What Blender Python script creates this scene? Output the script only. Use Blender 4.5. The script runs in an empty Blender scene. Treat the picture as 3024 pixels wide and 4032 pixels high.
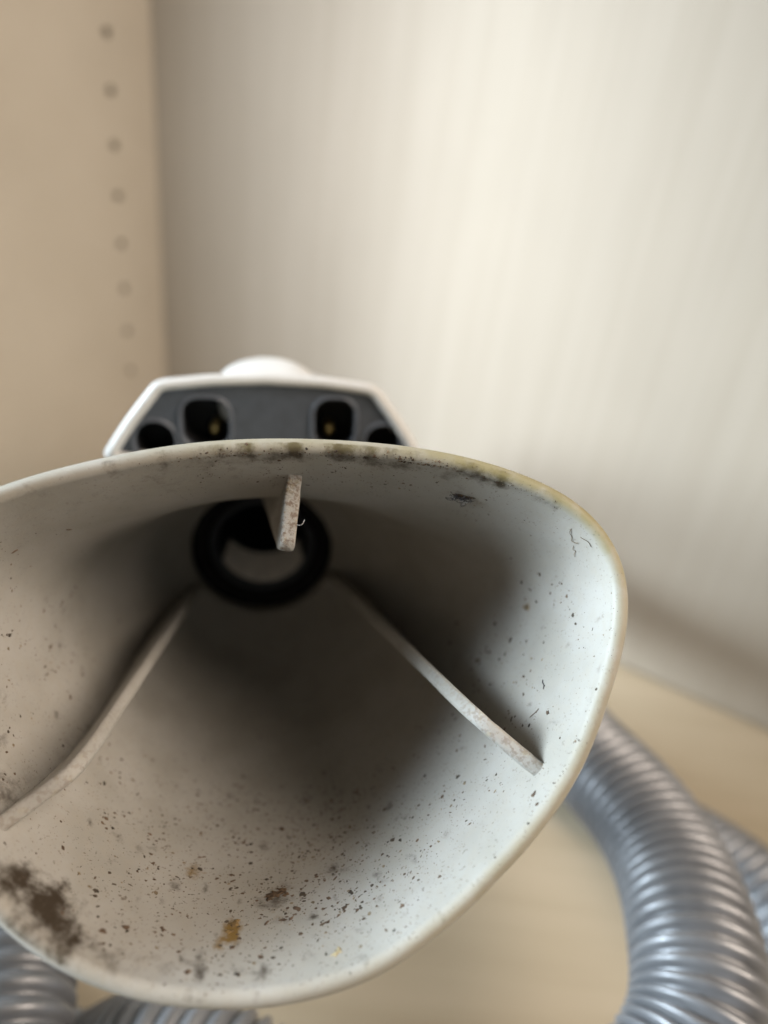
import bpy, bmesh, math, random
from mathutils import Vector, Matrix
from mathutils.geometry import interpolate_bezier

rng = random.Random(7)
scene = bpy.context.scene
COL = scene.collection

# ------------------------------------------------------------------ camera
CAM_H = 0.31
PITCH, ROLL = math.radians(30.2), math.radians(7.586)
_f = Vector((0, math.cos(PITCH), -math.sin(PITCH)))
_d = Vector((0, -math.sin(PITCH), -math.cos(PITCH)))
_r = Vector((1, 0, 0))
CR = _r * math.cos(ROLL) - _d * math.sin(ROLL)      # camera right
CD = _r * math.sin(ROLL) + _d * math.cos(ROLL)      # camera down
CF = _f                                             # camera forward
CAM = Vector((0, 0, CAM_H))
cam_data = bpy.data.cameras.new('camera')
cam = bpy.data.objects.new('camera', cam_data)
COL.objects.link(cam)
cam.matrix_world = Matrix.Translation(CAM) @ Matrix((CR, -CD, -CF)).transposed().to_4x4()
cam_data.sensor_fit = 'HORIZONTAL'
cam_data.sensor_width = 36.0
cam_data.lens = 2795 / 3024 * 36.0
cam_data.clip_start = 0.01
cam_data.clip_end = 20
cam_data.dof.use_dof = True
cam_data.dof.focus_distance = 0.135
cam_data.dof.aperture_fstop = cam_data.lens / 4.1
scene.camera = cam

# ------------------------------------------------------------------ light
world = bpy.data.worlds.new('World')
scene.world = world
world.use_nodes = True
bg = world.node_tree.nodes['Background']
bg.inputs['Color'].default_value = (1.0, 0.95, 0.87, 1)
bg.inputs['Strength'].default_value = 0.10

def area_lamp(name, loc, target, size_x, size_y, power, color, spread):
    ld = bpy.data.lights.new(name, 'AREA')
    ld.shape = 'RECTANGLE'
    ld.size, ld.size_y = size_x, size_y
    ld.energy = power
    ld.color = color
    ld.spread = math.radians(spread)
    o = bpy.data.objects.new(name, ld)
    COL.objects.link(o)
    o.location = loc
    o.rotation_euler = (Vector(target) - Vector(loc)).to_track_quat('-Z', 'Y').to_euler()
    return o
area_lamp('window_and_pool_light', (-0.84, 0.00, 0.44), (0.0, 0.08, 0.19), 0.7, 0.7, 4.7, (0.77, 0.90, 1.0), 36)
area_lamp('window_and_pool_light', (-0.36, 0.02, 0.95), (-0.010, 0.452, 0.240), 0.2, 0.2, 0.55, (0.86, 0.93, 1.0), 27)  # added lamp, no second window: makes the light pool on the back wall
area_lamp('added_room_fill', (0.66, 0.10, 0.82), (-0.1, 0.30, 0.2), 0.7, 0.7, 5.7, (1.0, 0.85, 0.71), 90)  # added warm fill from the right, replacing ambient light of the room

vs = scene.view_settings
vs.view_transform = 'Standard'
vs.look = 'None'
vs.exposure = 0.0
vs.gamma = 1.0
vs.use_curve_mapping = False
scene.cycles.max_bounces = 10
scene.cycles.diffuse_bounces = 5
scene.cycles.use_denoising = True

# ------------------------------------------------------------------ helpers
def cam_point(x, y, z):
    """a point given in metres right of, below and in front of the photographer's eye"""
    return CAM + CR * x + CD * y + CF * z

def link(name, mesh, mat=None, parent=None, smooth=True):
    o = bpy.data.objects.new(name, mesh)
    COL.objects.link(o)
    if mat is not None:
        mesh.materials.append(mat)
    if smooth:
        for p in mesh.polygons:
            p.use_smooth = True
    if parent is not None:
        o.parent = parent
    return o

def tag(o, label=None, cat=None, group=None, kind=None):
    if label: o['label'] = label
    if cat: o['category'] = cat
    if group: o['group'] = group
    if kind: o['kind'] = kind
    return o

def mesh_from(name, verts, faces):
    m = bpy.data.meshes.new(name)
    m.from_pydata([tuple(v) for v in verts], [], faces)
    m.update()
    bm = bmesh.new(); bm.from_mesh(m)
    bmesh.ops.recalc_face_normals(bm, faces=bm.faces)
    bm.to_mesh(m); bm.free()
    return m

def bridge_rings(rings, closed=True, cap0=False, cap1=False):
    verts, faces = [], []
    n = len(rings[0])
    for r in rings: verts += r
    for i in range(len(rings) - 1):
        for j in range(n if closed else n - 1):
            k = (j + 1) % n
            faces.append((i*n + j, i*n + k, (i+1)*n + k, (i+1)*n + j))
    if cap0: faces.append(tuple(range(n - 1, -1, -1)))
    if cap1: faces.append(tuple((len(rings)-1)*n + j for j in range(n)))
    return verts, faces

def sharp_by_angle(o, deg=35):
    me = o.data
    bm = bmesh.new(); bm.from_mesh(me)
    for e in bm.edges:
        if len(e.link_faces) == 2 and e.calc_face_angle(0) > math.radians(deg):
            e.smooth = False
    bm.to_mesh(me); bm.free()
    return o

def plate(name, outline, holes, depth, bevel=0.0):
    """flat board in its own xy plane with real holes; front face at z = 0, body towards +z"""
    cu = bpy.data.curves.new(name + '_outline', 'CURVE')
    cu.dimensions = '2D'
    cu.fill_mode = 'BOTH'
    cu.extrude = depth / 2
    cu.bevel_depth = bevel
    cu.bevel_resolution = 2
    for loop in [outline] + holes:
        sp = cu.splines.new('POLY')
        sp.points.add(len(loop) - 1)
        for p, q in zip(sp.points, loop): p.co = (q[0], q[1], 0, 1)
        sp.use_cyclic_u = True
    tmp = bpy.data.objects.new('tmp', cu)
    COL.objects.link(tmp)
    bpy.context.view_layer.update()
    dg = bpy.context.evaluated_depsgraph_get()
    me = bpy.data.meshes.new_from_object(tmp.evaluated_get(dg))
    bpy.data.objects.remove(tmp)
    me.materials.clear()
    me.transform(Matrix.Translation((0, 0, depth / 2 + bevel)))
    me.name = name
    return me

def rounded_loop(w, h, r, n=7, cx=0, cy=0):
    pts = []
    for qx, qy, a0 in ((1, 1, 0), (-1, 1, 90), (-1, -1, 180), (1, -1, 270)):
        for i in range(n + 1):
            a = math.radians(a0 + 90 * i / n)
            pts.append((cx + qx*(w/2 - r) + r*math.cos(a), cy + qy*(h/2 - r) + r*math.sin(a)))
    return pts

def catmull(pts, per):
    out = []
    P = [pts[0] * 2 - pts[1]] + list(pts) + [pts[-1] * 2 - pts[-2]]
    for i in range(1, len(P) - 2):
        a, b, c, d = P[i-1], P[i], P[i+1], P[i+2]
        for k in range(per):
            t = k / per
            out.append(0.5*((2*b) + (c-a)*t + (2*a-5*b+4*c-d)*t*t + (3*b-a-3*c+d)*t**3))
    out.append(P[-2])
    return out

# ------------------------------------------------------------------ materials
class N:
    def __init__(self, name):
        self.m = bpy.data.materials.new(name)
        self.m.use_nodes = True
        self.t = self.m.node_tree
        self.b = self.t.nodes['Principled BSDF']
    def node(self, kind, **kw):
        n = self.t.nodes.new(kind)
        for k, v in kw.items():
            if k in n.inputs: n.inputs[k].default_value = v
            else: setattr(n, k, v)
        return n
    def wire(self, a, b): self.t.links.new(a, b)
    def coords(self, scale=(1, 1, 1), out='Object'):
        tc = self.node('ShaderNodeTexCoord')
        mp = self.node('ShaderNodeMapping')
        mp.inputs['Scale'].default_value = scale
        self.wire(tc.outputs[out], mp.inputs['Vector'])
        return mp.outputs['Vector']
    def noise(self, vec, scale, detail=4, rough=0.55):
        n = self.node('ShaderNodeTexNoise')
        n.inputs['Scale'].default_value = scale
        n.inputs['Detail'].default_value = detail
        n.inputs['Roughness'].default_value = rough
        self.wire(vec, n.inputs['Vector'])
        return n.outputs['Fac']
    def ramp(self, fac, lo, hi, a=0.0, b=1.0, smooth=True):
        n = self.node('ShaderNodeMapRange')
        n.interpolation_type = 'SMOOTHSTEP' if smooth else 'LINEAR'
        for k, v in (('From Min', lo), ('From Max', hi), ('To Min', a), ('To Max', b)): n.inputs[k].default_value = v
        self.wire(fac, n.inputs['Value'])
        return n.outputs['Result']
    def math(self, op, a, b):
        n = self.node('ShaderNodeMath'); n.operation = op
        for i, v in enumerate((a, b)):
            if isinstance(v, (int, float)): n.inputs[i].default_value = v
            else: self.wire(v, n.inputs[i])
        return n.outputs[0]
    def mix(self, fac, a, b):
        n = self.node('ShaderNodeMix'); n.data_type = 'RGBA'
        for s, v in ((n.inputs['Factor'], fac), (n.inputs[6], a), (n.inputs[7], b)):
            if isinstance(v, (int, float)): s.default_value = v
            elif isinstance(v, tuple): s.default_value = v if len(v) == 4 else (*v, 1)
            else: self.wire(v, s)
        return n.outputs[2]
    def attr(self, name):
        n = self.node('ShaderNodeAttribute'); n.attribute_name = name
        return n.outputs['Fac']
    def bump(self, h, strength, dist):
        n = self.node('ShaderNodeBump')
        n.inputs['Strength'].default_value = strength
        n.inputs['Distance'].default_value = dist
        self.wire(h, n.inputs['Height'])
        self.wire(n.outputs['Normal'], self.b.inputs['Normal'])
    def set(self, **kw):
        for k, v in kw.items():
            s = self.b.inputs[k.replace('_', ' ')]
            if isinstance(v, (int, float)): s.default_value = v
            elif isinstance(v, tuple): s.default_value = (*v, 1)
            else: self.wire(v, s)
        return self

def mat_plain(name, col, rough=0.5, metallic=0.0, spec=0.5, var=0.12, scale=300):
    n = N(name)
    v = n.coords()
    f = n.noise(v, scale, 3)
    c = n.mix(n.ramp(f, 0.3, 0.7), tuple(x*(1-var) for x in col), tuple(min(1, x*(1+var)) for x in col))
    n.set(Base_Color=c, Roughness=rough, Metallic=metallic, Specular_IOR_Level=spec)
    return n.m

def mat_nozzle():
    n = N('yellowed_ivory_plastic')
    v = n.coords()
    base = n.mix(n.ramp(n.noise(v, 60, 4), 0.35, 0.7), (0.395, 0.38, 0.35), (0.335, 0.32, 0.285))
    # blotchy dust film
    film = n.math('MULTIPLY', n.ramp(n.noise(v, 420, 5, 0.65), 0.40, 0.68), 0.42)
    base = n.mix(film, base, (0.37, 0.34, 0.29))
    # brown grime, its reach stored per vertex, broken up by noise
    g = n.attr('grime')
    gn = n.ramp(n.noise(v, 260, 6, 0.7), 0.30, 0.72)
    gm = n.ramp(n.math('ADD', g, n.math('MULTIPLY', n.math('SUBTRACT', gn, 0.5), 0.8)), 0.20, 1.25)
    gm = n.math('MULTIPLY', gm, n.ramp(g, 0.02, 0.25))
    base = n.mix(gm, base, (0.048, 0.036, 0.025))
    # rim yellowing
    y = n.attr('yellowing')
    yn = n.math('MULTIPLY', y, n.ramp(n.noise(v, 240, 5, 0.6), 0.22, 0.6, 0.45, 1.0))
    base = n.mix(yn, base, (0.27, 0.235, 0.105))
    r_ = n.attr('rust')
    rm = n.ramp(n.math('ADD', r_, n.math('MULTIPLY', n.math('SUBTRACT', n.noise(v, 700, 5, 0.7), 0.5), 1.3)), 0.28, 0.85)
    rm = n.math('MULTIPLY', rm, n.ramp(r_, 0.05, 0.3))
    base = n.mix(rm, base, (0.20, 0.125, 0.04))
    # peppering of fine dark grains
    fine = n.ramp(n.noise(v, 1700, 2, 0.5), 0.64, 0.72)
    fine = n.math('MULTIPLY', fine, n.attr('pepper'))
    base = n.mix(fine, base, (0.10, 0.085, 0.065))
    mid = n.ramp(n.noise(v, 900, 3, 0.6), 0.64, 0.72)
    mid = n.math('MULTIPLY', mid, n.attr('pepper'))
    base = n.mix(mid, base, (0.13, 0.10, 0.075))
    n.set(Base_Color=base, Roughness=0.52, Specular_IOR_Level=0.35)
    n.bump(n.noise(v, 1400, 4, 0.6), 0.25, 0.00025)
    return n.m

def mat_rib():
    n = N('dusty_rib_plastic')
    v = n.coords()
    base = n.mix(n.ramp(n.noise(v, 90, 4), 0.35, 0.7), (0.395, 0.38, 0.35), (0.335, 0.32, 0.285))
    e = n.attr('edge')
    spots = n.math('MULTIPLY', n.ramp(n.noise(v, 900, 5, 0.7), 0.47, 0.60), e)
    base = n.mix(n.math('MULTIPLY', spots, 0.95), base, (0.20, 0.15, 0.115))
    yel = n.math('MULTIPLY', n.ramp(n.noise(v, 500, 3), 0.55, 0.7), e)
    base = n.mix(n.math('MULTIPLY', yel, 0.45), base, (0.38, 0.31, 0.16))
    n.set(Base_Color=base, Roughness=0.55, Specular_IOR_Level=0.35)
    h = n.math('MULTIPLY', n.noise(v, 1500, 5, 0.7), n.math('ADD', n.math('MULTIPLY', e, 0.9), 0.1))
    n.bump(h, 0.8, 0.0006)
    return n.m

def mat_wall(name, a, b, rough, spec, streak=(38, 38, 2.2)):
    n = N(name)
    v = n.coords(streak)
    s = n.noise(v, 1.0, 5, 0.6)
    v2 = n.coords((9, 9, 5))
    s2 = n.noise(v2, 1.0, 3)
    c = n.mix(n.ramp(s, 0.3, 0.72), a, b)
    c = n.mix(n.ramp(s2, 0.4, 0.75, 0, 0.35), c, tuple(x*0.86 for x in b))
    n.set(Base_Color=c, Roughness=rough, Specular_IOR_Level=spec)
    v3 = n.coords((300, 300, 6))
    n.bump(n.noise(v3, 1.0, 3), 0.35, 0.0006)
    return n.m

def mat_floor():
    n = N('ochre_wood_floor')
    v = n.coords((3, 55, 20))
    c = n.mix(n.ramp(n.noise(v, 1.0, 5, 0.6), 0.3, 0.75), (0.47, 0.40, 0.295), (0.41, 0.345, 0.245))
    n.set(Base_Color=c, Roughness=0.5, Specular_IOR_Level=0.35)
    return n.m

def mat_hose():
    n = N('silver_grey_hose_plastic')
    v = n.coords()
    c = n.mix(n.ramp(n.noise(v, 70, 5, 0.65), 0.35, 0.7), (0.27, 0.277, 0.292), (0.205, 0.21, 0.222))
    c = n.mix(n.ramp(n.noise(v, 240, 4, 0.7), 0.58, 0.75, 0, 0.5), c, (0.22, 0.205, 0.18))
    n.set(Base_Color=c, Roughness=n.ramp(n.noise(v, 260, 3), 0.3, 0.7, 0.34, 0.46), Metallic=0.5, Specular_IOR_Level=0.5)
    return n.m

M_NOZ, M_RIB, M_HOSE = mat_nozzle(), mat_rib(), mat_hose()
M_BACK = mat_wall('brushed_cream_paint', (0.45, 0.395, 0.325), (0.42, 0.365, 0.295), 0.5, 0.3, (150, 150, 4))
M_SIDE = mat_wall('tan_panel', (0.54, 0.485, 0.405), (0.51, 0.455, 0.375), 0.55, 0.25, (12, 12, 1.2))
M_FLOOR = mat_floor()
M_SHELL = mat_plain('white_shell_plastic', (0.57, 0.56, 0.54), 0.35, var=0.03, scale=80)
M_PLATE = mat_plain('slate_grey_plastic', (0.052, 0.060, 0.074), 0.5, var=0.12, scale=250)
M_COLLAR = mat_plain('mid_grey_plastic', (0.095, 0.105, 0.125), 0.4, var=0.08)
M_BLACK = mat_plain('black_rubber', (0.008, 0.008, 0.009), 0.7, spec=0.2)
M_BRASS = mat_plain('brass_pin', (0.62, 0.47, 0.20), 0.35, metallic=0.9)
M_LIT_PATCH = mat_plain('pale_lit_patch', (0.80, 0.76, 0.70), 0.35, var=0.08)  # pale tone that paints the lit patch inside the bore
M_HOLE = mat_plain('raw_chipboard', (0.09, 0.065, 0.045), 0.8)
M_HAIR = mat_plain('dark_lint_fibre', (0.06, 0.055, 0.06), 0.7)
M_PALE = mat_plain('pale_lint_fibre', (0.55, 0.53, 0.50), 0.7)
M_SPECK = mat_plain('dark_dust', (0.062, 0.047, 0.033), 0.85, var=0.5, scale=500)
M_CRUST = mat_plain('brown_crust', (0.085, 0.052, 0.028), 0.85, var=0.45, scale=900)
M_RUST = mat_plain('orange_brown_residue', (0.17, 0.108, 0.04), 0.8, var=0.45, scale=600)
M_FLAKE = mat_plain('tan_flake', (0.42, 0.35, 0.21), 0.75, var=0.2, scale=500)

# ------------------------------------------------------------------ the setting: a cupboard corner
CORNER = Vector((-0.1968, 0.5602, 0))
AZ = math.radians(27.25)
SIDE_DIR = Vector((math.sin(AZ), math.cos(AZ), 0))       # along the side panel, to the back
BACK_DIR = Vector((math.cos(AZ), -math.sin(AZ), 0))      # along the back panel, to the right
UP = Vector((0, 0, 1))

def box_mesh(name, o, ex, ey, ez):
    """box from corner o spanned by the three edge vectors"""
    vs_ = [o + ex*i + ey*j + ez*k for i in (0, 1) for j in (0, 1) for k in (0, 1)]
    fs = [(0,1,3,2), (4,6,7,5), (0,4,5,1), (2,3,7,6), (0,2,6,4), (1,5,7,3)]
    return mesh_from(name, vs_, fs)

floor = link('floor', box_mesh('floor', CORNER - SIDE_DIR*0.75 - UP*0.02 - BACK_DIR*0.02, BACK_DIR*1.1, SIDE_DIR*0.78, UP*0.02), M_FLOOR, smooth=False)
tag(floor, kind='structure')
wall_back = link('wall_back', box_mesh('wall_back', CORNER + UP*0.002, BACK_DIR*1.06, SIDE_DIR*0.02, UP*1.0), M_BACK, smooth=False)
tag(wall_back, kind='structure')

# side panel with a row of drilled shelf-pin holes; local x runs forward from the corner, y up, z outwards
SIDE_LEN = 0.168
HOLE_X, HOLE_TOP, HOLE_R = 0.037, 0.3241, 0.0032
hole_z = [HOLE_TOP - 0.032*i for i in range(8)]
loops = [[(HOLE_X + HOLE_R*math.cos(a*math.pi/8), z + HOLE_R*math.sin(a*math.pi/8)) for a in range(16)] for z in hole_z]
side_mat = Matrix((-SIDE_DIR, UP, -BACK_DIR)).transposed().to_4x4()
side_mat.translation = CORNER
wall_left = link('wall_left', plate('wall_left', [(0.0, 0.002), (SIDE_LEN, 0.002), (SIDE_LEN, 1.0), (0.0, 1.0)], loops, 0.018), M_SIDE, smooth=False)
wall_left.matrix_world = side_mat
tag(wall_left, kind='structure')
rings = [[(HOLE_R*1.001*math.cos(a*math.pi/8), HOLE_R*1.001*math.sin(a*math.pi/8), zz) for a in range(16)] for zz in (0.0004, 0.012)]
hole_me = mesh_from('pin_hole', *bridge_rings(rings, cap1=True))
hole_me.materials.append(M_HOLE)
for z in hole_z:
    h = bpy.data.objects.new('pin_hole', hole_me)
    COL.objects.link(h)
    h.parent = wall_left
    h.location = (HOLE_X, z, 0)

# ------------------------------------------------------------------ nozzle surface
RIM_T = cam_point(-0.01976, -0.01395, 0.132)      # upper middle of the mouth
RIM_B = cam_point(-0.02508, 0.07749, 0.110)       # lower middle of the mouth
NZ = (CR*(-0.10255) + CD*0.22704 + CF*0.96847).normalized()   # mouth normal, pointing into the funnel
NY = (RIM_T - RIM_B).normalized()
NX = NY.cross(NZ).normalized()
if NX.dot(CR) < 0: NX = -NX
NO = (RIM_T + RIM_B) / 2
NOZ = Matrix((NX, NY, NZ)).transposed().to_4x4(); NOZ.translation = NO
NOZ_INV = NOZ.inverted()

THROAT = NOZ_INV @ cam_point(-0.04125, 0.01393, 0.240)
AXIS = (NOZ_INV.to_3x3() @ (CR*(-0.12) + CD*(-0.42) + CF*0.90)).normalized()
TX = (Vector((1, 0, 0)) - AXIS*AXIS.x).normalized()
TY = AXIS.cross(TX)
if TY.y < 0: TY = -TY
THROAT_R = 0.0238

OUT = [(0,47.1),(8.6,47.7),(17.3,47.9),(26.1,47.7),(35,46.8),(44.1,45),(53.1,42.1),(58.6,39.4),(63.1,35.2),(66.2,30.5),(67.6,25.4),
       (67.8,21),(67.1,15),(64.2,5.7),(62,-0.6),(57.4,-10.7),(53,-16.9),(48.6,-22.2),(42.8,-27.8),(32.2,-36.9),(24.4,-42.1),(15.2,-45.3),
       (8.2,-46.7),(-2.4,-47.2),(-12.7,-46.3),(-19.3,-44.6),(-27.3,-41.5),(-35,-36.6),(-44,-29),(-52,-19.5),(-58.5,-8),(-62,3),
       (-63,12),(-61.5,20.5),(-57.5,27),(-52.8,31),(-47.4,34),(-40,37.2),(-32.4,40),(-24.6,42.5),(-16.6,44.6),(-8.4,46.1)]
C0 = Vector((2.0, 0.0))
pol = sorted((math.atan2(y - C0.y, x - C0.x), math.hypot(x - C0.x, y - C0.y)) for x, y in OUT)
_tab = 720
_raw = []
for i in range(_tab):
    a = -math.pi + 2*math.pi*i/_tab
    for k in range(len(pol)):
        a0, r0 = pol[k]; a1, r1 = pol[(k+1) % len(pol)]
        b1 = a1 if k + 1 < len(pol) else a1 + 2*math.pi
        aa = a if a >= pol[0][0] else a + 2*math.pi
        if a0 <= aa <= b1:
            t = (aa - a0)/(b1 - a0); _raw.append(r0 + (r1 - r0)*t); break
for _ in range(3):
    _raw = [sum(_raw[(i + k) % _tab] for k in range(-7, 8))/15 for i in range(_tab)]
def rim_r(phi):
    x = (phi + math.pi)/(2*math.pi)*_tab
    i = int(math.floor(x)); f = x - i
    return (_raw[i % _tab]*(1-f) + _raw[(i+1) % _tab]*f)/1000
def rim_pt(phi, inset=0.0):
    def P(p):
        r = rim_r(p); return Vector((C0.x/1000 + r*math.cos(p), C0.y/1000 + r*math.sin(p)))
    p = P(phi)
    tg = (P(phi + 0.02) - P(phi - 0.02)).normalized()
    nrm = Vector((tg.y, -tg.x))
    return p - nrm*inset, nrm
WALL = 0.0032
def wall_curve(phi, off=0.0):
    """control points of the funnel wall's section at this angle; off > 0 gives the outer skin"""
    q, nrm = rim_pt(phi, WALL - off)
    p0 = Vector((q.x, q.y, WALL/2))
    rad = TX*math.cos(phi) + TY*math.sin(phi)
    p3 = THROAT + rad*(THROAT_R + off)
    inward = Vector((-nrm.x, -nrm.y, 0))
    L = (p3 - p0).length
    p1 = p0 + (Vector((0, 0, 1))*0.94 + inward*0.28).normalized()*L*0.36
    p2 = p3 - (AXIS*0.80 - rad*0.60).normalized()*L*0.30
    return p0, p1, p2, p3
def bez(c, t):
    s = 1 - t
    return c[0]*s**3 + c[1]*3*s*s*t + c[2]*3*s*t*t + c[3]*t**3
def surf(phi, t):
    return bez(wall_curve(phi), t)
def surf_normal(phi, t):
    a = surf(phi + 0.01, t) - surf(phi - 0.01, t)
    b = surf(phi, min(1, t + 0.01)) - surf(phi, max(0, t - 0.01))
    n = a.cross(b).normalized()
    if n.dot(THROAT*0.5 - surf(phi, t)) < 0: n = -n
    return n
def ang(d): return math.radians(d)
def dphi(a, b):
    return abs((a - b + 180) % 360 - 180)

nozzle = bpy.data.objects.new('vacuum_nozzle', None)
COL.objects.link(nozzle)
nozzle.matrix_world = NOZ
tag(nozzle, 'dirty ivory plastic vacuum nozzle with wide flared mouth and three inner ribs', 'vacuum nozzle')

NA, NT = 288, 84
NECK = 0.030
prof = []          # (kind, value)
rings, info = [], []
for i in range(NT + 1):                                   # inner wall, throat to rim
    t = 1 - i/NT
    rings.append([tuple(surf(-math.pi + 2*math.pi*j/NA, t)) for j in range(NA)]); info.append(t)
for i in range(1, 9):                                     # rounded lip
    a = math.pi*i/9
    ring = []
    for j in range(NA):
        phi = -math.pi + 2*math.pi*j/NA
        q, nrm = rim_pt(phi, WALL/2)
        q = q - nrm*(WALL/2*math.cos(a))
        ring.append((q.x, q.y, WALL/2 - WALL/2*math.sin(a)))
    rings.append(ring); info.append(-i/9)
for i in range(25):                                       # outer wall
    t = i/24
    rings.append([tuple(bez(wall_curve(-math.pi + 2*math.pi*j/NA, WALL), t)) for j in range(NA)]); info.append(-1.0)
for d in (0.012, 0.028):                                  # neck sleeve
    rings.append([tuple(THROAT + (TX*math.cos(p) + TY*math.sin(p))*(THROAT_R + WALL) + AXIS*d) for p in (-math.pi + 2*math.pi*j/NA for j in range(NA))]); info.append(-1.0)
for d in (0.028, 0.0):
    rings.append([tuple(THROAT + (TX*math.cos(p) + TY*math.sin(p))*(THROAT_R + (0.0006 if d else 0)) + AXIS*d) for p in (-math.pi + 2*math.pi*j/NA for j in range(NA))]); info.append(1.0)
v_, f_ = bridge_rings(rings)
me = mesh_from('funnel', v_, f_)
body = link('funnel', me, M_NOZ, nozzle)

# wear stored per vertex: where brown grime, rim yellowing and pepper-like dust have settled (angle, depth, spread in angle, spread in depth, amount)
GRIME = [(-132.5, 0.036, 6.0, 0.036, 0.85), (-139.5, 0.042, 2.2, 0.018, 0.95), (-141.5, 0.012, 3, 0.02, 0.8), (-127, 0.018, 4, 0.022, 0.55), (-131, 0.012, 10, 0.035, 0.42),
         (82, 0.012, 26, 0.022, 0.3), (62, 0.012, 14, 0.022, 0.34), (105, 0.012, 14, 0.02, 0.28), (52, 0.07, 3.2, 0.022, 0.55),
         (-150, 0.30, 8, 0.14, 0.20), (-156, 0.09, 6, 0.06, 0.6), (120, 0.07, 30, 0.06, 0.25), (-112, 0.012, 16, 0.022, 0.42), (-83, 0.148, 4.2, 0.026, 0.8), (-76, 0.14, 1.6, 0.012, 0.6), (-81, 0.10, 3.5, 0.008, 0.55)]
for _ in range(170):                                   # small faint smudges
    GRIME.append((rng.gauss(-85, 38), 0.01 + 0.40*rng.random(), rng.uniform(0.6, 1.7), rng.uniform(0.005, 0.013), rng.uniform(0.3, 0.8)))
for _ in range(26):
    GRIME.append((rng.gauss(5, 16), 0.02 + 0.28*rng.random(), rng.uniform(0.5, 1.0), rng.uniform(0.004, 0.009), rng.uniform(0.35, 0.75)))
for _ in range(40):
    GRIME.append((rng.gauss(-175, 18), 0.05 + 0.45*rng.random(), rng.uniform(0.6, 1.4), rng.uniform(0.005, 0.012), rng.uniform(0.3, 0.7)))
for _ in range(46):                                   # blotches on the worn lip
    GRIME.append((rng.choice((rng.gauss(75, 26), rng.uniform(-180, 180))), 0.0, rng.uniform(0.6, 2.4), 0.012, rng.uniform(0.2, 0.42)))
RUST = [(-93, 0.085, 2.6, 0.026, 1.1), (-105.5, 0.192, 4.0, 0.028, 0.6), (-69, 0.025, 2.0, 0.012, 0.5), (-82, 0.115, 4.5, 0.024, 0.4), (16.5, 0.208, 1.4, 0.013, 0.8), (15.5, 0.275, 1.0, 0.016, 0.5), (-96, 0.06, 1.4, 0.012, 0.6)]
for nm in ('grime', 'yellowing', 'pepper', 'rust'):
    me.attributes.new(nm, 'FLOAT', 'POINT')
G, Y, Pp, Ru = [], [], [], []
for i, t in enumerate(info):
    for j in range(NA):
        deg = -180 + 360*j/NA
        g = 0
        if t > -0.6:
            tt = max(t, 0)
            for (a, b, sa, sb, k) in GRIME:
                g += k*math.exp(-(dphi(deg, a)/sa)**2 - ((tt - b)/sb)**2)
        ru = 0
        if t >= 0:
            for (a, b, sa, sb, k) in RUST:
                ru += k*math.exp(-(dphi(deg, a)/sa)**2 - ((t - b)/sb)**2)
        Ru.append(ru)
        yl = 0
        if t < 0.05:
            yl = 0.68*math.exp(-(dphi(deg, 42)/22)**4) + 0.30*math.exp(-(dphi(deg, 88)/30)**4) + 0.28*math.exp(-(dphi(deg, -15)/45)**4) + 0.1
            yl *= 1.0 if t < 0 else max(0, 1 - t/0.05)
            yl *= min(1.0, max(0.0, (abs(min(t, 0)) - 0.05)/0.4)) if t < 0 else 0.1
        p = 0.0
        if t > -0.5:
            p = 0.25 + 0.75*math.exp(-(dphi(deg, -85)/55)**2) + 0.3*math.exp(-(dphi(deg, 75)/40)**2)
            p *= 1 - 0.6*max(0, t - 0.4)/0.6
        G.append(g); Y.append(yl); Pp.append(p)
for nm, dat in (('grime', G), ('yellowing', Y), ('pepper', Pp), ('rust', Ru)):
    me.attributes[nm].data.foreach_set('value', dat)

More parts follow.
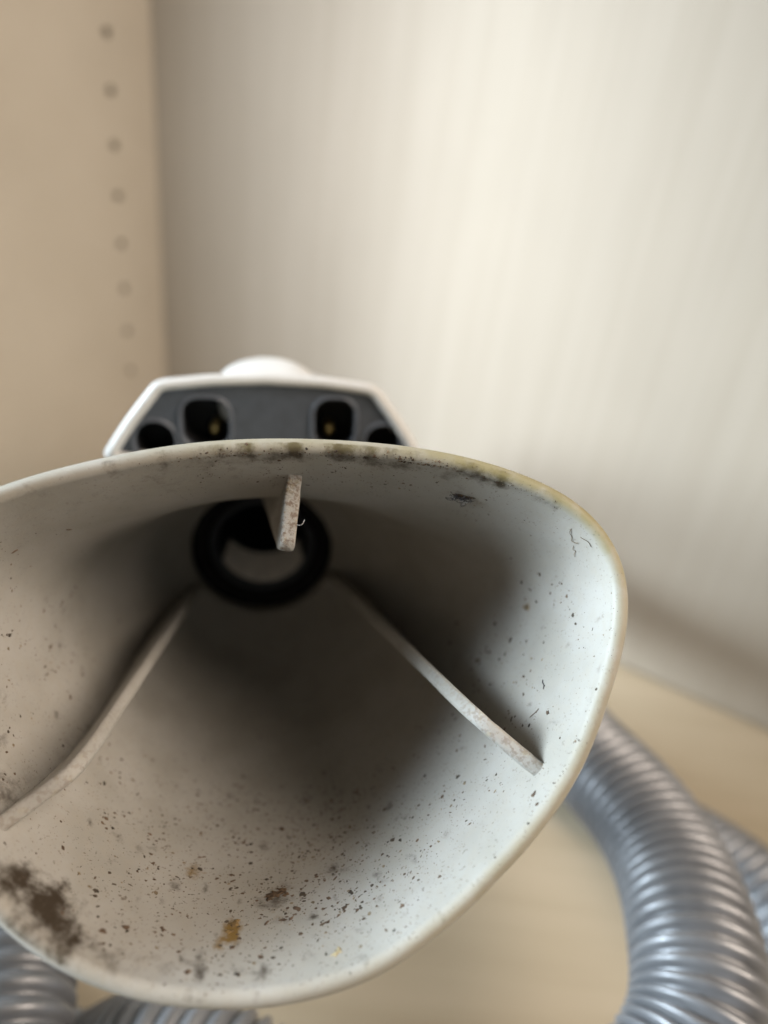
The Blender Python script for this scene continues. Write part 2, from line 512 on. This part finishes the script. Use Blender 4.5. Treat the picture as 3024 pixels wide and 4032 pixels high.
# three ribs: (angle of the foot, depth of the foot, direction in which the front edge rises from the wall)
def make_rib(deg, t0, rise, height, tip_back, wear, soft):
    phi = ang(deg)
    A = surf(phi, t0)
    C = surf(phi, 0.97)
    inw = Vector((rise[0], rise[1], 0)).normalized()
    B = A + inw*height + Vector((0, 0, tip_back))
    Cin = C + (THROAT - C).normalized()*0.0032
    pn = (B - A).cross(C - A).normalized()
    wallside = []
    for k in range(13):
        t = 0.985 - (0.985 - t0)*k/12
        wallside.append(surf(phi, t) - surf_normal(phi, t)*0.0014)
    outline = []
    for k in range(11):                         # front edge, foot to tip, slightly hollow
        s = k/10
        outline.append((A - inw*0.0026).lerp(B, s) + Vector((0, 0, 0.0004*math.sin(s*math.pi))))
    for k in range(1, 19):                      # inner edge, tip back to the throat
        s = k/18
        p = B.lerp(Cin, s)
        p += (A.lerp(C, s) - p)*0.015*math.sin(s*math.pi)
        outline.append(p)
    for _ in range(int(1 + 3*soft)):       # ease the corner at the tip
        outline = [outline[0]] + [(outline[i-1] + outline[i]*2 + outline[i+1])*0.25 for i in range(1, len(outline)-1)] + [outline[-1]]
    outline += wallside
    bm = bmesh.new()
    h0 = 0.00145
    n = len(outline)
    cen = sum(outline, Vector())/n
    lay = []
    for off, shrink in ((-h0, 0.0009*min(soft, 1)), (-h0*0.86, 0.00035*min(soft, 1)), (-h0*0.5, 0.00005), (0, 0.0), (h0*0.5, 0.00005), (h0*0.86, 0.00035*min(soft, 1)), (h0, 0.0009*min(soft, 1))):
        row = []
        for i, p in enumerate(outline):
            e = (outline[(i+1) % n] - outline[i-1]).normalized()
            side = e.cross(pn)
            if side.dot(cen - p) < 0: side = -side
            j = Vector((rng.uniform(-1, 1), rng.uniform(-1, 1), rng.uniform(-1, 1)))*0.00008 if i < 28 else Vector()
            row.append(bm.verts.new(p + pn*off + side*shrink + j))
        lay.append(row)
    for a, b in zip(lay, lay[1:]):
        for i in range(n):
            bm.faces.new((a[i], a[(i+1) % n], b[(i+1) % n], b[i]))
    bm.faces.new(lay[0][::-1]); bm.faces.new(lay[-1])
    bmesh.ops.triangulate(bm, faces=[f for f in bm.faces if len(f.verts) > 4])
    bmesh.ops.recalc_face_normals(bm, faces=bm.faces)
    m = bpy.data.meshes.new('rib')
    edge = [1.0 if (i % n) < 11 else (0.5 if (i % n) < 16 else 0.12) if (i % n) < 29 else 0.0 for i in range(7*n)]
    edge = [e*wear for e in edge]
    bm.to_mesh(m); bm.free()
    m.attributes.new('edge', 'FLOAT', 'POINT')
    m.attributes['edge'].data.foreach_set('value', edge)
    o = link('rib', m, M_RIB, nozzle)
    sharp_by_angle(o, 75)
    return o
make_rib(88.6, 0.070, (-0.02, -1), 0.0164, 0.001, 1.0, 0.35)
make_rib(-13.2, 0.030, (-0.80, 0.60), 0.0158, 0.002, 0.55, 0.6)
make_rib(-149.5, 0.055, (0.76, 0.65), 0.0158, 0.002, 0.4, 0.8)

# ------------------------------------------------------------------ hose connector
con = bpy.data.objects.new('hose_connector', None)
COL.objects.link(con)
CA = (NOZ.to_3x3() @ AXIS).normalized()
CUP = (-CD - CA*(-CD).dot(CA)).normalized()
CRT = CUP.cross(CA).normalized()
if CRT.dot(CR) < 0: CRT = -CRT
CON_O = cam_point(-0.03437, 0.01161, 0.200) + CA*0.026
CMAT = Matrix((CRT, CUP, CA)).transposed().to_4x4(); CMAT.translation = CON_O
con.matrix_world = CMAT
TC = CMAT.inverted() @ (NOZ @ THROAT)          # throat centre in the connector's own frame
tag(con, 'white hose connector with dark grey socket plate and round top button behind the nozzle', 'hose connector')

def polar_loop(pts, n, cy=28.0):
    pol = sorted((math.atan2(y - cy, x), math.hypot(x, y - cy)) for x, y in pts)
    out = []
    for i in range(n):
        a = -math.pi + 2*math.pi*i/n
        for k in range(len(pol)):
            a0, r0 = pol[k]; a1, r1 = pol[(k+1) % len(pol)]
            if k + 1 == len(pol): a1 += 2*math.pi
            aa = a if a >= pol[0][0] else a + 2*math.pi
            if a0 <= aa <= a1:
                # straight line between the two corner points
                x0, y0, x1, y1 = r0*math.cos(a0), r0*math.sin(a0), r1*math.cos(a1), r1*math.sin(a1)
                den = math.cos(aa)*(y1 - y0) - math.sin(aa)*(x1 - x0)
                r = (x0*(y1 - y0) - y0*(x1 - x0))/den if abs(den) > 1e-9 else r0
                out.append((r*math.cos(a)/1000, (r*math.sin(a) + cy)/1000)); break
    return out
FRONT = [(-47.9,18.2),(-39.5,30.5),(-30.4,42.0),(-15.4,43.8),(1.0,44.6),(17.7,44.0),(33.5,42.0),(40.3,33.3),(47.5,23.1),(47.5,16.5),(30,15.5),(10,15.5),(-10,15.5),(-30,15.5),(-47.9,16.0)]
NS = 144
def smooth_loop(l, k, rounds):
    n = len(l)
    for _ in range(rounds):
        l = [(sum(l[(i+j) % n][0] for j in range(-k, k+1))/(2*k+1), sum(l[(i+j) % n][1] for j in range(-k, k+1))/(2*k+1)) for i in range(n)]
    return l
def inset(l, d):
    n = len(l); out = []
    for i in range(n):
        tx, ty = l[(i+1) % n][0] - l[i-1][0], l[(i+1) % n][1] - l[i-1][1]
        q = math.hypot(tx, ty)
        out.append((l[i][0] - ty/q*d, l[i][1] + tx/q*d))
    return out
fl = smooth_loop(polar_loop(FRONT, NS), 1, 1)
def mixloop(a, b, t): return [(p[0]*(1-t) + q[0]*t, p[1]*(1-t) + q[1]*t) for p, q in zip(a, b)]
back_loop = [(0.028*math.cos(-math.pi + 2*math.pi*i/NS), 0.010 + 0.012*math.sin(-math.pi + 2*math.pi*i/NS)) for i in range(NS)]
T_SH = 0.0034
rings = []
for z, d in ((0.004, T_SH), (0.0014, T_SH), (0.0004, T_SH*0.8), (0.0, T_SH*0.5), (0.0004, T_SH*0.2), (0.0014, 0.0)):   # rounded front rim
    rings.append([(x, y, z) for x, y in inset(fl, d)])
for z, t in ((0.010, 0.14), (0.020, 0.30), (0.035, 0.52), (0.055, 0.76), (0.075, 0.92), (0.095, 1.0), (0.105, 1.0)):
    rings.append([(x, y, z) for x, y in mixloop(fl, back_loop, t)])
shell = link('shell', mesh_from('shell', *bridge_rings(rings, cap1=True)), M_SHELL, con)

SOCK = [(-17.0, 28.8, 13.6, 15.0, 5.0), (21.2, 29.3, 12.1, 15.0, 4.6), (-32.0, 22.7, 11.5, 12.6, 5.6), (36.2, 22.6, 10.6, 12.6, 5.2)]
holes = [rounded_loop(w/1000, h/1000, r/1000, 6, x/1000, y/1000) for x, y, w, h, r in SOCK]
pl = link('contact_plate', plate('contact_plate', inset(fl, T_SH - 0.0003), holes, 0.002), M_PLATE, con, smooth=False)
pl.location = (0, 0, 0.0022)
for k, (x, y, w, h, r) in enumerate(SOCK):
    l0 = rounded_loop(w/1000, h/1000, r/1000, 6)
    l1 = rounded_loop(w/1000 + 0.0026, h/1000 + 0.0026, r/1000 + 0.0013, 6)
    lm = rounded_loop(w/1000 + 0.0014, h/1000 + 0.0014, r/1000 + 0.0007, 6)
    rr = [[(a, b, 0.0002) for a, b in l1], [(a, b, -0.0012) for a, b in lm], [(a, b, 0.0002) for a, b in l0]]
    c = link('socket_collar', mesh_from('socket_collar', *bridge_rings(rr)), M_COLLAR, con)
    c.location = (x/1000, y/1000, 0.0022)
    rr = [[(a*1.002, b*1.002, 0.0018) for a, b in l0], [(a, b, 0.013) for a, b in l0]]
    w_ = link('socket', mesh_from('socket', *bridge_rings(rr, cap1=True)), M_BLACK, con)
    w_.location = (x/1000, y/1000, 0.0022)
    sharp_by_angle(w_)
    if k < 2:
        rr = []
        for rad, z in ((0.0002, 0.0), (0.0010, 0.0003), (0.0015, 0.0012), (0.0015, 0.011)):
            rr.append([(rad*math.cos(q*math.pi/8), rad*math.sin(q*math.pi/8)*1.5, z) for q in range(16)])
        p_ = link('contact_pin', mesh_from('contact_pin', *bridge_rings(rr, cap0=True)), M_BRASS, con)
        p_.location = (x/1000 + (0.0018 if k == 0 else -0.0010), y/1000 - 0.0042, 0.0085)

# round push button on top
rr = []
BR = 0.0164
for q in range(10):
    a = q/9*math.pi/2
    rr.append([(BR*math.cos(a)**0.6*math.cos(p), 0.0015 + 0.0062*math.sin(a), BR*math.cos(a)**0.6*math.sin(p)) for p in (2*math.pi*i/40 for i in range(40))])
rr.insert(0, [(BR*math.cos(p), -0.004, BR*math.sin(p)) for p in (2*math.pi*i/40 for i in range(40))])
btn = link('push_button', mesh_from('push_button', *bridge_rings(rr[:-1], cap1=True)), M_SHELL, con)
btn.location = (0.0006, 0.0330, 0.0220)
btn.rotation_euler = (math.radians(-14), 0, 0)

# tube mouth seen through the throat: black gasket, grey tube lip and bore
def ring_at(r, z, n=64, dy=0.0, dx=0.0): return [(dx + r*math.cos(2*math.pi*i/n), dy + r*math.sin(2*math.pi*i/n), z) for i in range(n)]
Z0 = TC.z + 0.003
def at_throat(rings): return [[(x + TC.x, y + TC.y, z) for x, y, z in r] for r in rings]
TR = THROAT_R
rr = [ring_at(TR - 0.0001, Z0 + 0.012), ring_at(TR - 0.0001, Z0 + 0.001), ring_at(TR - 0.0010, Z0), ring_at(0.0195, Z0 + 0.0006), ring_at(0.0180, Z0 + 0.002), ring_at(0.0178, Z0 + 0.012)]
link('gasket', mesh_from('gasket', *bridge_rings(at_throat(rr))), M_BLACK, con)
rr = [ring_at(0.0177, Z0 + 0.010), ring_at(0.0177, Z0 + 0.0026), ring_at(0.0171, Z0 + 0.0016), ring_at(0.0162, Z0 + 0.0018), ring_at(0.0158, Z0 + 0.003), ring_at(0.0156, Z0 + 0.035), ring_at(0.0156, Z0 + 0.070)]
link('tube_bore', mesh_from('tube_bore', *bridge_rings(at_throat(rr), cap1=True)), M_PLATE, con)
# pale ramp added in the bore; its colour stands in for a lit lower wall
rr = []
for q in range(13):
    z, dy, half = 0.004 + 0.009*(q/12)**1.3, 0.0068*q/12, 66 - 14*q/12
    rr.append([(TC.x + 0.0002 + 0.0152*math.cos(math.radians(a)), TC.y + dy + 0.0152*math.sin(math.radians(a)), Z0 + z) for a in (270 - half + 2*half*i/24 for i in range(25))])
link('lit_patch_ramp', mesh_from('lit_patch_ramp', *bridge_rings(rr, closed=False)), M_LIT_PATCH, con)
rr = [ring_at(TR + 0.0040, Z0 + 0.004), ring_at(TR + 0.0062, Z0 + 0.004), ring_at(TR + 0.0070, Z0 + 0.006), ring_at(TR + 0.0070, Z0 + 0.045), ring_at(0.0215, Z0 + 0.070), ring_at(0.0205, Z0 + 0.090), ring_at(0.0150, Z0 + 0.090)]
link('cuff', mesh_from('cuff', *bridge_rings(at_throat(rr), cap1=True)), M_SHELL, con)

# ------------------------------------------------------------------ corrugated hose
def pix(px, py, d): return cam_point((px - 829.5)/1533*d, (py - 1106)/1533*d, d)
rear = CMAT @ Vector((TC.x, TC.y, TC.z + 0.090))
HOSE = [rear - CA*0.006, rear + CA*0.025, Vector((-0.045, 0.375, 0.140)), Vector((0.005, 0.395, 0.090)), Vector((0.065, 0.365, 0.070)), Vector((0.080, 0.285, 0.078)),
        pix(1235, 1600, .292), pix(1362, 1722, .262), pix(1456, 1876, .235), pix(1500, 2012, .212), pix(1510, 2145, .197), pix(1500, 2300, .187),
        Vector((0.020, 0.035, 0.070)), Vector((-0.060, 0.020, 0.055)), pix(-25, 2420, .185), pix(12, 2220, .195), pix(25, 2060, .215), pix(75, 1880, .26),
        Vector((-0.11, 0.26, 0.040)), Vector((-0.06, 0.33, 0.022)), Vector((0.06, 0.30, 0.022)), Vector((0.15, 0.235, 0.020)), pix(1682, 1975, .295), Vector((0.195, 0.135, 0.019)),
        Vector((0.12, 0.070, 0.025)), Vector((0.04, 0.070, 0.055)), pix(430, 2300, .200), pix(300, 2285, .208), pix(180, 2340, .225), pix(80, 2300, .250), Vector((-0.17, 0.14, 0.02))]
def resample(pts, step):
    out = [pts[0]]; acc = 0
    for a, b in zip(pts, pts[1:]):
        L = (b - a).length
        while acc + L >= step:
            t = (step - acc)/L
            a = a.lerp(b, t); out.append(a); L = (b - a).length; acc = 0
        acc += L
    return out
PITCH_H, SUB, HR = 0.0045, 10, 0.0190
path = resample(catmull(HOSE, 40), 0.003)
for _ in range(40):                                     # even out the bends
    path = [path[0]] + [(path[i-1] + path[i]*2 + path[i+1])*0.25 for i in range(1, len(path)-1)] + [path[-1]]
path = resample(catmull(path, 4), PITCH_H/SUB)
ref = Vector((0, 0, 1))
rr = []
nrm = None
for i, p in enumerate(path):
    tg = (path[min(i+1, len(path)-1)] - path[max(i-1, 0)]).normalized()
    if nrm is None: nrm = tg.orthogonal().normalized()
    nrm = (nrm - tg*nrm.dot(tg)).normalized()
    bi = tg.cross(nrm)
    ph = (i % SUB)/SUB
    c = 0.5 + 0.5*math.cos(2*math.pi*ph)
    wob = 1 + 0.010*math.sin(i*0.0131) + 0.006*math.sin(i*0.047 + 1)
    rad = HR*wob - 0.0034*(1 - max(c, 0.0)**0.36)
    rr.append([tuple(p + (nrm*math.cos(2*math.pi*k/40) + bi*math.sin(2*math.pi*k/40))*rad) for k in range(40)])
hose = link('corrugated_hose', mesh_from('corrugated_hose', *bridge_rings(rr, cap0=True, cap1=True)), M_HOSE)
tag(hose, 'silver grey corrugated vacuum hose looping behind and below the nozzle', 'hose')

# ------------------------------------------------------------------ dust, crumbs and lint lying on the funnel wall
M_BROWN = mat_plain('brown_dust', (0.10, 0.065, 0.042), 0.85, var=0.5, scale=500)
M_TAN = mat_plain('tan_dust', (0.20, 0.155, 0.10), 0.85, var=0.35, scale=500)

def frame_at(p, nrm):
    e1 = nrm.orthogonal().normalized()
    return p, e1, nrm.cross(e1), nrm
def funnel_frame(deg, t):
    return frame_at(surf(ang(deg), t), surf_normal(ang(deg), t))
def lip_frame(deg, a):
    q, nr = rim_pt(ang(deg), WALL/2)
    q = q - nr*(WALL/2*math.cos(a))
    n3 = Vector((-nr.x*math.cos(a), -nr.y*math.cos(a), -math.sin(a)))
    return frame_at(Vector((q.x, q.y, WALL/2 - WALL/2*math.sin(a))), n3.normalized())

def blob(frame, rx, ry, h, n=8, rough=0.35, rot=None):
    """low uneven crumb sitting on the wall: outer ring sunk in, inner ring raised, closed top"""
    p, e1, e2, nr = frame
    rot = rng.uniform(0, math.pi) if rot is None else rot
    c, s_ = math.cos(rot), math.sin(rot)
    vs_, fs = [], []
    k = [1 + rng.uniform(-rough, rough) for _ in range(n)]
    for ring, (f, z) in enumerate(((1.0, -0.15), (0.62, 0.75))):
        for i in range(n):
            a = 2*math.pi*i/n
            x, y = rx*f*k[i]*math.cos(a), ry*f*k[i]*math.sin(a)
            x, y = x*c - y*s_, x*s_ + y*c
            vs_.append(p + e1*x + e2*y + nr*(z*h*(1 + (rng.uniform(-0.4, 0.4) if ring else 0))))
    for i in range(n):
        j = (i + 1) % n
        fs.append((i, j, n + j, n + i))
    fs.append(tuple(range(n, 2*n)))
    return vs_, fs

class Heap:
    def __init__(self): self.v, self.f, self.m = [], [], []
    def add(self, vf, mi=0):
        b = len(self.v)
        self.v += [tuple(x) for x in vf[0]]
        self.f += [tuple(i + b for i in f) for f in vf[1]]
        self.m += [mi]*len(vf[1])
    def build(self, name, mats, parent=None):
        me = bpy.data.meshes.new(name)
        me.from_pydata(self.v, [], self.f)
        for m in mats: me.materials.append(m)
        me.polygons.foreach_set('material_index', self.m)
        me.update()
        o = bpy.data.objects.new(name, me)
        COL.objects.link(o)
        if parent is None: o.matrix_world = NOZ
        else: o.parent = parent
        return o

MM = 0.000085        # size unit used in the lists below
SPOTS = [(-81, 0.3, 13, 16), (-120.5, 0.242, 9, 8), (-94.5, 0.458, 9, 8), (-64, 0.433, 13, 11), (-126, 0.092, 13, 13), (-108.5, 0.075, 13, 9), (-137.5, 0.117, 10, 10), (-120, 0.042, 10, 13), (-86, 0.042, 10, 8),
 (-100.5, 0.017, 9, 11), (-90.5, 0.017, 10, 10), (25.5, 0.158, 8, 9), (10.5, 0.292, 9, 11), (6.5, 0.417, 12, 8), (8, 0.233, 8, 12), (-2.5, 0.075, 11, 7), (-7, 0.117, 6, 7), (-7, 0.15, 5, 12),
 (-21.5, 0.225, 7, 7), (-25.5, 0.175, 8, 10), (-169.5, 0.642, 11, 11), (-162, 0.358, 14, 8), (142.5, 0.167, 18, 5), (153, 0.142, 12, 5), (-170, 0.408, 7, 6), (-149.5, 0.425, 10, 7), (-154, 0.267, 8, 7),
 (-118, 0.233, 7, 6), (-106, 0.283, 7, 6), (-96, 0.283, 9, 6), (-47, 0.242, 9, 8), (-52, 0.208, 8, 7), (-52, 0.042, 10, 12), (-63, 0.117, 10, 14), (-69.5, 0.158, 7, 6), (-85.5, 0.183, 7, 9),
 (-100, 0.325, 9, 7), (-75.5, 0.383, 8, 7), (-37.5, 0.192, 6, 6), (-17.5, 0.017, 14, 12), (-18.5, 0, 8, 12), (9.5, 0.142, 5, 6), (22.5, 0.108, 6, 5), (22.5, 0.133, 5, 6), (14, 0.075, 5, 6),
 (-57.5, 0.208, 8, 6), (-61, 0.375, 8, 6), (-88.5, 0.592, 9, 6), (-64, 0.525, 8, 6), (-39.5, 0.325, 6, 6), (-40, 0.1, 6, 6), (-42, 0.042, 7, 6), (-119.5, 0.158, 8, 7), (-129.5, 0.25, 8, 7),
 (-117.5, 0.383, 7, 6), (-110, 0.492, 6, 6), (-77.5, 0.117, 14, 12), (-76, 0.142, 13, 16), (-81, 0.1, 14, 7), (-85, 0.098, 12, 6), (-79, 0.1, 12, 7), (-104, 0.2, 12, 9), (-92.5, 0.058, 8, 10),
 (19.5, 0.1, 7, 12), (15.5, 0.083, 10, 8)]
dust = Heap()
for a, t, w, h in SPOTS:
    mi = rng.choice((0, 1, 1))
    f = funnel_frame(a, t)
    dust.add(blob(f, w*MM*0.62, h*MM*0.62, 0.00016, 10, 0.5), mi)
    for _ in range(rng.randint(1, 4)):                   # crumbs shed around each larger one
        a2, t2 = a + rng.gauss(0, 1.6), min(0.95, max(0.005, t + rng.gauss(0, 0.016)))
        r = MM*rng.uniform(0.8, 2.2)
        dust.add(blob(funnel_frame(a2, t2), r, r*rng.uniform(0.5, 1), 0.00007, 6, 0.4), mi)
def scatter(n, a_c, a_s, t_lo, t_hi, rmin, rmax, t_pow=1.0):
    while n > 0:
        a = rng.gauss(a_c, a_s)
        t = t_lo + (t_hi - t_lo)*rng.random()**t_pow
        k = rng.choice((1, 1, 1, 2, 3, 5))
        for _ in range(k):
            a2, t2 = a + rng.gauss(0, 1.3)*(k > 1), min(0.9, max(0.004, t + rng.gauss(0, 0.012)*(k > 1)))
            r = rmin*(rmax/rmin)**(rng.random()**2.2)
            el = rng.choice((1, 0.8, 0.6, 0.35))
            dust.add(blob(funnel_frame(a2, t2), r*MM, r*el*MM, 0.00006, 6, 0.4), rng.choice((0, 0, 1, 1, 1, 2)))
            n -= 1
scatter(170, -85, 34, 0.015, 0.42, 4.0, 9.0)
scatter(40, -172, 18, 0.05, 0.45, 3.5, 7.0)
scatter(24, 4, 16, 0.02, 0.34, 3.5, 7.5)
scatter(900, -82, 30, 0.015, 0.44, 1.0, 6.5)
scatter(520, -68, 14, 0.07, 0.34, 1.0, 6.0)
scatter(260, -120, 16, 0.015, 0.40, 1.0, 6.5)
scatter(150, 5, 16, 0.015, 0.34, 1.0, 6.0)
scatter(110, -32, 12, 0.015, 0.34, 1.0, 6.0)
scatter(300, -172, 16, 0.07, 0.50, 1.0, 5.5)
scatter(200, 75, 25, 0.008, 0.16, 1.0, 4.8)
for c, sd, n, big in ((104, 4.0, 60, 4.5), (62, 6.0, 120, 5.0), (84, 7.0, 70, 3.6), (46, 5.0, 40, 3.0), (112, 10, 25, 2.5), (-8, 10, 30, 3.5), (10, 12, 25, 2.5)):
    for _ in range(n):                                   # dirt caught on the rounded lip
        r = 0.8*(big/0.8)**(rng.random()**1.8)
        dust.add(blob(lip_frame(rng.gauss(c, sd), abs(rng.gauss(0.25, 0.55))), r*MM, r*rng.uniform(0.4, 1)*MM, 0.00007, 6, 0.45), rng.choice((0, 1, 1, 1, 2)))
do = dust.build('dust_specks', [M_SPECK, M_BROWN, M_TAN])
tag(do, 'fine brown and black dust specks sprinkled over the funnel wall and lip', 'dust', kind='stuff')

def crumb(name, pieces, mat, label, cat):
    h = Heap()
    for a, t, w, hh, z, rot in pieces:
        h.add(blob(funnel_frame(a, t), w*MM/2, hh*MM/2, z, 18, 0.5, rot))
    o = h.build(name, [mat])
    return tag(o, label, cat)
crumb('dirt_crust', [(-83, 0.150, 44, 26, 0.0004, 0.5), (-81.2, 0.158, 26, 15, 0.0003, 1.2), (-84.6, 0.143, 20, 13, 0.0003, 2.2), (-80.2, 0.147, 16, 10, 0.0003, 0.1)], M_CRUST, 'dark brown crust of dried dirt above the orange stain near the lower lip', 'dirt crust')
crumb('residue_flake', [(-93, 0.098, 26, 18, 0.0002, 0.2), (-93.6, 0.084, 14, 18, 0.0002, 1.4), (-92.2, 0.104, 14, 9, 0.0002, 0.6)], M_RUST, 'orange brown residue patch low on the funnel wall near the lip', 'residue')
crumb('tan_flake', [(-69, 0.025, 34, 18, 0.00022, 0.0)], M_FLAKE, 'flat pale tan flake stuck beside the lower lip', 'flake')
crumb('star_crumb', [(16.5, 0.208, 15, 12, 0.0003, 0.8)], M_TAN, 'small tan crumb alone on the bright right funnel wall', 'crumb')

def fibre_mesh(heap, pts, r, mi=0):
    n = 5
    rings = []
    pp = catmull(pts, 6)
    nr = None
    for i, p in enumerate(pp):
        tg = (pp[min(i+1, len(pp)-1)] - pp[max(i-1, 0)]).normalized()
        nr = tg.orthogonal().normalized() if nr is None else (nr - tg*nr.dot(tg)).normalized()
        b = tg.cross(nr)
        rr_ = r*(0.5 if i in (0, len(pp)-1) else 1)
        rings.append([p + (nr*math.cos(2*math.pi*k/n) + b*math.sin(2*math.pi*k/n))*rr_ for k in range(n)])
    heap.add(bridge_rings(rings, cap0=True, cap1=True), mi)
def wall_fibre(name, frame, shape, lift, r, mat, label):
    p, e1, e2, nr = frame
    ex = (Vector((1, 0, 0)) - nr*nr.x).normalized()
    ey = nr.cross(ex)
    if ey.y < 0: ey = -ey
    h = Heap()
    fibre_mesh(h, [p + ex*(x*MM) + ey*(y*MM) + nr*(r + lift*abs(math.sin(i*1.7))) for i, (x, y) in enumerate(shape)], r)
    return tag(h.build(name, [mat]), label, 'lint fibre')
wall_fibre('lint_fibre', funnel_frame(31.5, .028), [(-14, 22), (-12, 10), (-4, 0), (2, -10), (12, -8), (16, -2)], 0.0002, 0.00007, M_TAN, 'curled brown lint fibre below the yellowed upper corner of the lip')
wall_fibre('lint_fibre', funnel_frame(29.5, .01), [(-18, -2), (-8, 3), (4, 4), (16, -1)], 0.0002, 0.00006, M_BROWN, 'short dark lint fibre arching closest to the yellowed upper corner of the lip')
wall_fibre('lint_fibre', funnel_frame(29.0, .045), [(-8, 12), (-4, 2), (2, 2), (4, -8), (8, -14)], 0.0002, 0.00006, M_TAN, 'crooked lint fibre lowest of the cluster near the upper right corner')
wall_fibre('lint_fibre', funnel_frame(2.0, .108), [(3, 14), (0, 6), (1, -2), (-4, -12)], 0.0001, 0.00008, M_HAIR, 'single slate grey s-shaped fibre in the middle of the right funnel wall')
wall_fibre('lint_fibre', funnel_frame(-3.0, .100), [(-26, 2), (-14, 0), (-4, -1), (8, 0)], 0.0001, 0.00007, M_BROWN, 'thin straight fibre running into a dark speck above the right rib')

# tangle of dark lint under the upper lip
tp, te1, te2, tn = funnel_frame(52, .075)
tx = (Vector((1, 0, 0)) - tn*tn.x).normalized(); ty = tn.cross(tx)
if ty.y < 0: ty = -ty
tuft = bpy.data.objects.new('lint_tuft', None)
COL.objects.link(tuft)
TM = NOZ.copy(); tuft.matrix_world = TM
tag(tuft, 'tangled tuft of dark lint stuck under the upper lip', 'lint tuft')
h = Heap()
h.add(blob((tp + tx*(6*MM), tx, ty, tn), 26*MM, 9*MM, 0.0004, 18, 0.35, 0.15))
h.build('clump', [M_CRUST], tuft)
h = Heap()
for k in range(46):
    x0, y0 = rng.gauss(0, 13), rng.gauss(-1, 5)
    L = rng.uniform(8, 26); a = rng.uniform(-0.5, 0.6) + (math.pi if rng.random() < 0.5 else 0)
    pts = []
    x, y = x0, y0
    for q in range(6):
        pts.append(tp + tx*(x*MM) + ty*(y*MM) + tn*(0.0002 + rng.random()*0.0007))
        a += rng.gauss(0, 0.7)
        x += math.cos(a)*L/5; y += math.sin(a)*L/5
    fibre_mesh(h, pts, 0.00005, 0 if rng.random() < 0.85 else 1)
for shape in ([(-14, -6), (-24, -14), (-34, -18), (-26, -22), (-12, -16)], [(-2, -6), (4, -22), (10, -34), (16, -38), (14, -28), (6, -20)], [(2, -8), (14, -18), (18, -28), (10, -40), (6, -34)], [(-6, -8), (-10, -20), (0, -26), (8, -22)]):
    fibre_mesh(h, [tp + tx*(x*MM) + ty*(y*MM) + tn*(0.0003 + rng.random()*0.0004) for x, y in shape], 0.00006, 0)
fo = h.build('fibres', [M_HAIR, M_PALE], tuft)
fo['kind'] = 'stuff'

# one hair sticking out of the upper rib's front edge
ph = ang(88.6)
tipA = surf(ph, 0.070) + Vector((-0.02, -1, 0)).normalized()*0.0100 + Vector((0.0013, 0, 0.0008))
h = Heap()
fibre_mesh(h, [tipA, tipA + Vector((0.0006, -0.0001, -0.0003)), tipA + Vector((0.0011, 0.0001, -0.0005)), tipA + Vector((0.0014, 0.0006, -0.0006)), tipA + Vector((0.0015, 0.0010, -0.0006))], 0.00005)
tag(h.build('hair', [M_PALE]), 'tiny pale hair sticking out from the upper rib', 'hair')
